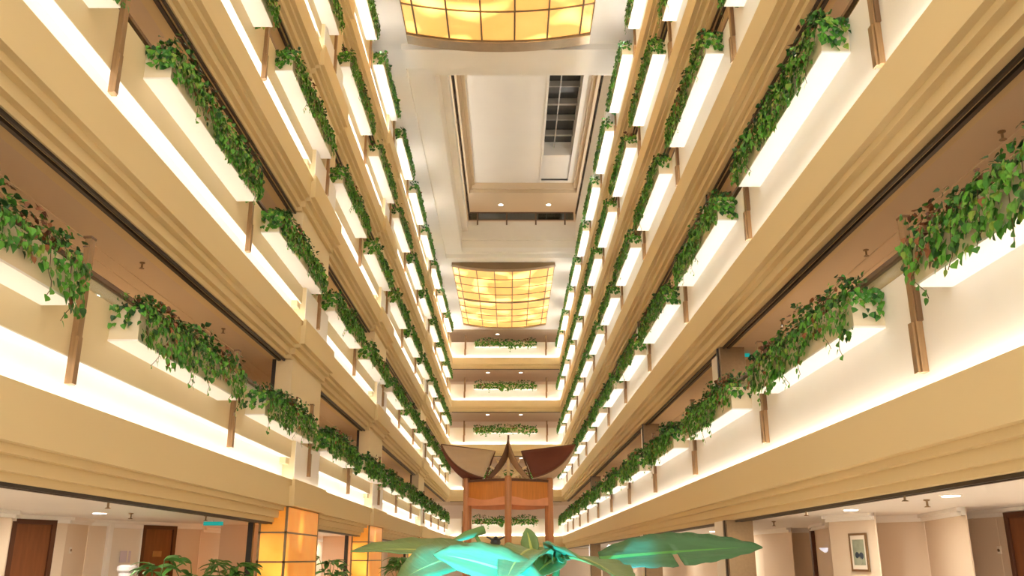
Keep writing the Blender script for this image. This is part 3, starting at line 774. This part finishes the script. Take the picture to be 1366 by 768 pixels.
# tall lit windows at the far right
for k, u in enumerate((789, 813, 831, 839)):
    q = P(u, 737, 50); o = box_thing('lit_window', (q.x, q.y, q.z), .12, .02, .35 if k < 3 else .5, M['tubeglow'], 'tall narrow lit window far down the right-hand hall, %s of four' % ORD[k], 'window', 0, 'lit windows of the right-hand hall')

# ------------------------------------------------------------------ pavilion
PV = empty('pavilion', (-.05, 30, 0)); tag(PV, 'timber pavilion with beige and maroon sail roof standing in the hall', 'pavilion')
def pv(v): return Vector(v) - Vector((-.05, 30, 0))
R6 = 1.55; zr0, zr1 = EYE + 1.78, EYE + 2.36
cor = [(R6 * math.cos(math.radians(-90 + 60 * k)), R6 * math.sin(math.radians(-90 + 60 * k))) for k in range(6)]
for k, (x, y) in enumerate(cor):
    MB().lathe([(.108, 0), (.108, zr1 + .08), (.085, zr1 + .12)], (x, y, 0), 14).obj('post', M['post_wood'], PV, smooth=False)
for k in range(6):
    a, b = Vector((*cor[k], 0)), Vector((*cor[(k + 1) % 6], 0)); nrm = ((a + b) / 2).normalized()
    N = 12
    def bowed(z_lo, z_hi, off, nm, m, thick=.05):
        vs = []; fs = []
        for i in range(N + 1):
            t = i / N; c = a.lerp(b, t) + nrm * (off + .10 * (1 - (2 * t - 1) ** 2))
            lo, hi = z_lo(t), z_hi(t)
            for o_ in (0, thick):
                for z in (lo, hi): vs.append((c.x - nrm.x * o_, c.y - nrm.y * o_, z))
        for i in range(N):
            q = i * 4
            fs += [(q, q + 1, q + 5, q + 4), (q + 2, q + 6, q + 7, q + 3), (q, q + 4, q + 6, q + 2), (q + 1, q + 3, q + 7, q + 5)]
        fs += [(0, 2, 3, 1), (N * 4, N * 4 + 1, N * 4 + 3, N * 4 + 2)]
        MB().add(vs, fs).obj(nm, m, PV)
    bowed(lambda t: zr0 - .02, lambda t: zr1, 0, 'panel', M['orange_wood'])
    bowed(lambda t: zr0 - .17 - .03 * math.sin(math.pi * t), lambda t: zr0 + .03 - .05 * math.cos(math.pi * (2 * t - 1)), .03, 'valance', M['valance'])
    bowed(lambda t: zr1 - .03, lambda t: zr1 + .05, .04, 'top_rail', M['sail_brown'], .08)
def bez(pts, n=12):
    out = []
    for i in range(n + 1):
        t = i / n; q = [Vector(p) for p in pts]
        while len(q) > 1: q = [q[j].lerp(q[j + 1], t) for j in range(len(q) - 1)]
        out.append(q[0])
    return out
def ruled(c1, c2, name, m, rows=8, belly=(0, 0, 0), thick=.035):
    n = len(c1); vs = []; fs = []
    for r_ in range(rows + 1):
        s_ = r_ / rows
        for i in range(n):
            t_ = i / (n - 1)
            vs.append(c1[i].lerp(c2[i], s_) + Vector(belly) * (math.sin(math.pi * s_) * math.sin(math.pi * t_)))
    for r_ in range(rows):
        for i in range(n - 1): fs.append((r_ * n + i, r_ * n + i + 1, (r_ + 1) * n + i + 1, (r_ + 1) * n + i))
    o = MB().add(vs, fs).obj(name, m, PV, smooth=True)
    md = o.modifiers.new('thickness', 'SOLIDIFY'); md.thickness = thick
    return o
for sgn in (-1, 1):
    def q(du, v, Y): return pv(P(678 + sgn * du, v, Y))
    A = q(89, 593, 28.6)
    top = bez([A, q(50, 598, 29.4), q(18, 602, 30)])
    midc = bez([A, q(74, 628, 29.0), q(33 if sgn < 0 else 33, 637, 28.7)])
    low = bez([A, q(82, 622, 29.6), q(56, 640, 29.9)])
    m1, m2 = (M['sail_beige'], M['sail_maroon']) if sgn < 0 else (M['sail_maroon'], M['sail_beige'])
    ruled(top, midc, 'sail', m1, belly=(0, .12, -.06)); ruled(midc, low, 'sail', m2)
    for cv, rr in ((top, .03), (midc, .022), (low, .03)): MB().tube(cv, rr, 6).obj('sail_edge', M['sail_brown'], PV)
    MB().tube([q(18, 602, 30), q(30, 638, 29)], .03, 6).obj('sail_edge', M['sail_brown'], PV)
    # the peaked front petal
    outer = bez([q(0, 580, 28.4), q(5, 612, 28.4), q(29, 638, 28.4)]); inner = bez([q(0, 605, 28.7), q(5, 622, 28.5), q(22, 638, 28.4)])
    ruled(outer, inner, 'peak_sail', M['sail_brown'] if sgn < 0 else mat('brown_canvas_light', (.34, .21, .11), .6, noise=.15, scale=5), rows=4)
    back = bez([q(0, 586, 31.4), q(6, 612, 31.4), q(30, 638, 31.4)]); bin_ = bez([q(0, 604, 31.4), q(5, 622, 31.4), q(20, 638, 31.4)])
    ruled(back, bin_, 'peak_sail', M['sail_brown'], rows=4)
    for k in range(6):
        MB().tube([q(3 + k * 4, 638 - k, 28.9), q(24 - k * 3, 622 + k * 2, 29.1)], .04, 5).obj('strut', M['gold'], PV)
        MB().tube([q(4 + k * 5, 638, 29.2), q(16 - k * 3.4, 612 + k * 3, 29.6)], .022, 5).obj('strut', M['gold'], PV)
        MB().tube([q(26 - k * 4, 638, 29.9), q(2 + k * 4, 610 + k * 4, 29.9)], .02, 5).obj('strut', M['gold'], PV)
MB().tube([pv(P(656, 638, 29.4)), pv(P(700, 638, 29.4))], .03, 6).obj('strut', M['gold'], PV)
MB().lathe([(.06, 0), (.05, .9), (.02, 1.3)], (0, 0, zr1), 8).obj('king_post', M['gold'], PV)

# ------------------------------------------------------------------ foreground plants
def blade(parent, base, tip, width, droop, roll, name='leaf', m=None, n=16, cup=.18, rib=True, split=(), ribm=None):
    """a long banana leaf along a drooping midrib, with a raised rib and two half blades"""
    base, tip = Vector(base), Vector(tip); d = tip - base; L = d.length; ax = d.normalized()
    side = ax.cross(Vector((0, 0, 1))).normalized(); up = side.cross(ax)
    side, up = side * math.cos(roll) + up * math.sin(roll), up * math.cos(roll) - side * math.sin(roll)
    vs = []; fs = []; ribp = []
    for i in range(n + 1):
        t = i / n
        c = base + d * t + Vector((0, 0, 1)) * droop * L * (4 * t * (1 - t)) 
        wd = width * (math.sin(math.pi * min(1, .06 + t * .94)) ** .7) * (1 - .25 * t)
        if t > .97: wd = 0.004
        ribp.append(c)
        for k in (-1, -.5, 0, .5, 1):
            wob = .035 * width * math.sin(i * 1.7 + k * 3)
            vs.append(c + side * wd * k + up * (cup * wd * abs(k) ** 1.5 + wob * abs(k)))
    for i in range(n):
        for k in range(4):
            if (i, k) in split: continue
            fs.append((i * 5 + k, i * 5 + k + 1, i * 5 + k + 6, i * 5 + k + 5))
    o = MB().add(vs, fs).obj(name, m or M['banana'], parent, smooth=True)
    md = o.modifiers.new('thickness', 'SOLIDIFY'); md.thickness = .004
    if rib: MB().tube([p - up * .004 for p in ribp], [.014 * (1 - .8 * i / n) for i in range(n + 1)], 6).obj('midrib', ribm or M['banana_rib'], o)
    return o
bp0 = Vector((.05, 4.2, 0))
BP = empty('banana_plant', bp0); tag(BP, 'large banana plant with broad arching leaves lit cyan from below', 'plant')
def bl(base, tip, w_, droop, roll, **k):
    return blade(BP, P(*base) - bp0, P(*tip) - bp0, w_, droop, roll, **k)
bl((690, 748, 4.2), (468, 734, 3.9), .125, .03, .35)
bl((655, 742, 4.1), (528, 778, 3.4), .12, .05, .5)
bl((725, 782, 3.5), (578, 738, 3.5), .115, .04, .75)
bl((800, 745, 4.0), (1017, 729, 4.1), .115, .008, -.75, m=M['banana_dark'], ribm=M['shrub'], n=30, split=((13, 3), (13, 2)))
bl((745, 740, 4.3), (838, 778, 3.1), .17, .022, .25)
bl((725, 745, 4.1), (668, 790, 3.3), .10, .10, .15)
bl((712, 745, 4.25), (702, 704, 4.3), .055, .02, 1.2)
bl((735, 742, 4.2), (690, 733, 4.3), .05, .03, .4)
bl((752, 742, 4.2), (712, 770, 3.9), .06, .06, .9)
MB().tube([P(588, 727, 4.2) - bp0, P(608, 720, 4.22) - bp0, P(622, 714, 4.24) - bp0, P(646, 706, 4.26) - bp0], [.004, .010, .021, .020], 10).obj('rolled_leaf', M['banana_stem'], BP, smooth=True)
MB().tube([P(636, 716, 4.24) - bp0, P(641, 726, 4.23) - bp0, P(645, 734, 4.2) - bp0], .009, 8).obj('stem', M['banana_stem'], BP, smooth=True)
for (u, v) in ((660, 742), (700, 748), (745, 735), (715, 745), (690, 752)):
    q = P(u, v, 4.1) - bp0
    MB().tube([Vector((RND.uniform(-.1, .1), RND.uniform(-.05, .05), 0)), Vector((q.x * .5, q.y * .3, q.z * .6)), q], [.04, .03, .014], 8).obj('stem', M['banana_stem'], BP, smooth=True)
for k in range(9):
    q = P(690 + k * 11 - 20, 744 + (k * 7) % 9, 4.0) - bp0; q2 = P(684 + k * 12 - 26, 733 + (k * 5) % 12, 4.05) - bp0
    blade(BP, q, q2 + Vector((.02, 0, 0)), .022, .0, k * .8, n=8, rib=False)
BF = empty('flower_bract', P(661, 732, 4.6)); tag(BF, 'small dark flower bract above the banana leaves', 'flower')
MB().lathe([(.004, -.03), (.012, .0), (.026, .03), (.02, .05), (.004, .055)], (0, 0, 0), 10).obj('bract', M['black'], BF)
for k in range(4):
    a = k * 1.6; blade(BF, (0, 0, .03), (.045 * math.cos(a), .045 * math.sin(a), .06), .013, .05, .3, 'petal', M['black'], 6, rib=False)

def shrub(name, c, h_, spread, count, label, seed, group):
    r = empty(name, c); tag(r, label, 'plant', group); rr = random.Random(seed)
    MB().lathe([(.20, 0), (.27, .5), (.25, .5), (.2, .46)], (0, 0, 0), 16).obj('pot', M['bronze'], r)
    for k in range(count):
        a = rr.uniform(0, 6.28); e = rr.uniform(.3, 1.2); top = Vector((spread * .45 * math.cos(a) * e, spread * .45 * math.sin(a) * e, h_ * rr.uniform(.72, 1.0)))
        MB().tube([(0, 0, .4), (top.x * .3, top.y * .3, .4 + (top.z - .4) * .6), top], [.012, .01, .006], 5).obj('stem', M['banana_stem'], r)
        for q in range(4):
            b = a + rr.uniform(-1.2, 1.2); tip = top + Vector((.30 * math.cos(b), .30 * math.sin(b), rr.uniform(-.16, .06)))
            blade(r, top, tip, rr.uniform(.045, .07), .12, rr.uniform(-.5, .5), 'leaf', M['shrub'], 8, rib=False)
for i, (u, Y, h_) in enumerate(((208, 13.2, 1.60), (262, 14.4, 1.62), (306, 15.6, 1.58), (440, 22.6, 1.62), (535, 22, 1.66))):
    q = P(u, 760, Y)
    shrub('potted_shrub', (q.x, Y, 0), h_, .62, 12, ('leafy green shrub in front of the left-hand hall, %s from the near end' % ORD[i]) if i < 3 else ('leafy green shrub between the first and second onyx columns' if i == 3 else 'dark leafy shrub beyond the second onyx column'), 40 + i, 'shrubs beside the onyx columns')

# cyan floods: unseen ones added in front of the banana leaves, the last under them
for k, (c, tgt, pw, sz) in enumerate((((-.09, 2.0, 1.34), (-.11, 3.5, 1.555), 900, .36), ((.30, 2.1, 1.32), (.50, 4.0, 1.60), 420, .15), ((.15, 3.9, .25), (.12, 4.1, 1.6), 330, .9))):
    l = bpy.data.lights.new('cyan_flood', 'SPOT'); l.energy = pw; l.color = (0.0, .44, 1.0); l.spot_size = sz; l.spot_blend = .5; l.shadow_soft_size = .04
    o = bpy.data.objects.new('cyan_flood', l); COL.objects.link(o); o.location = c
    o.rotation_euler = (Vector(tgt) - Vector(c)).to_track_quat('-Z', 'Y').to_euler()
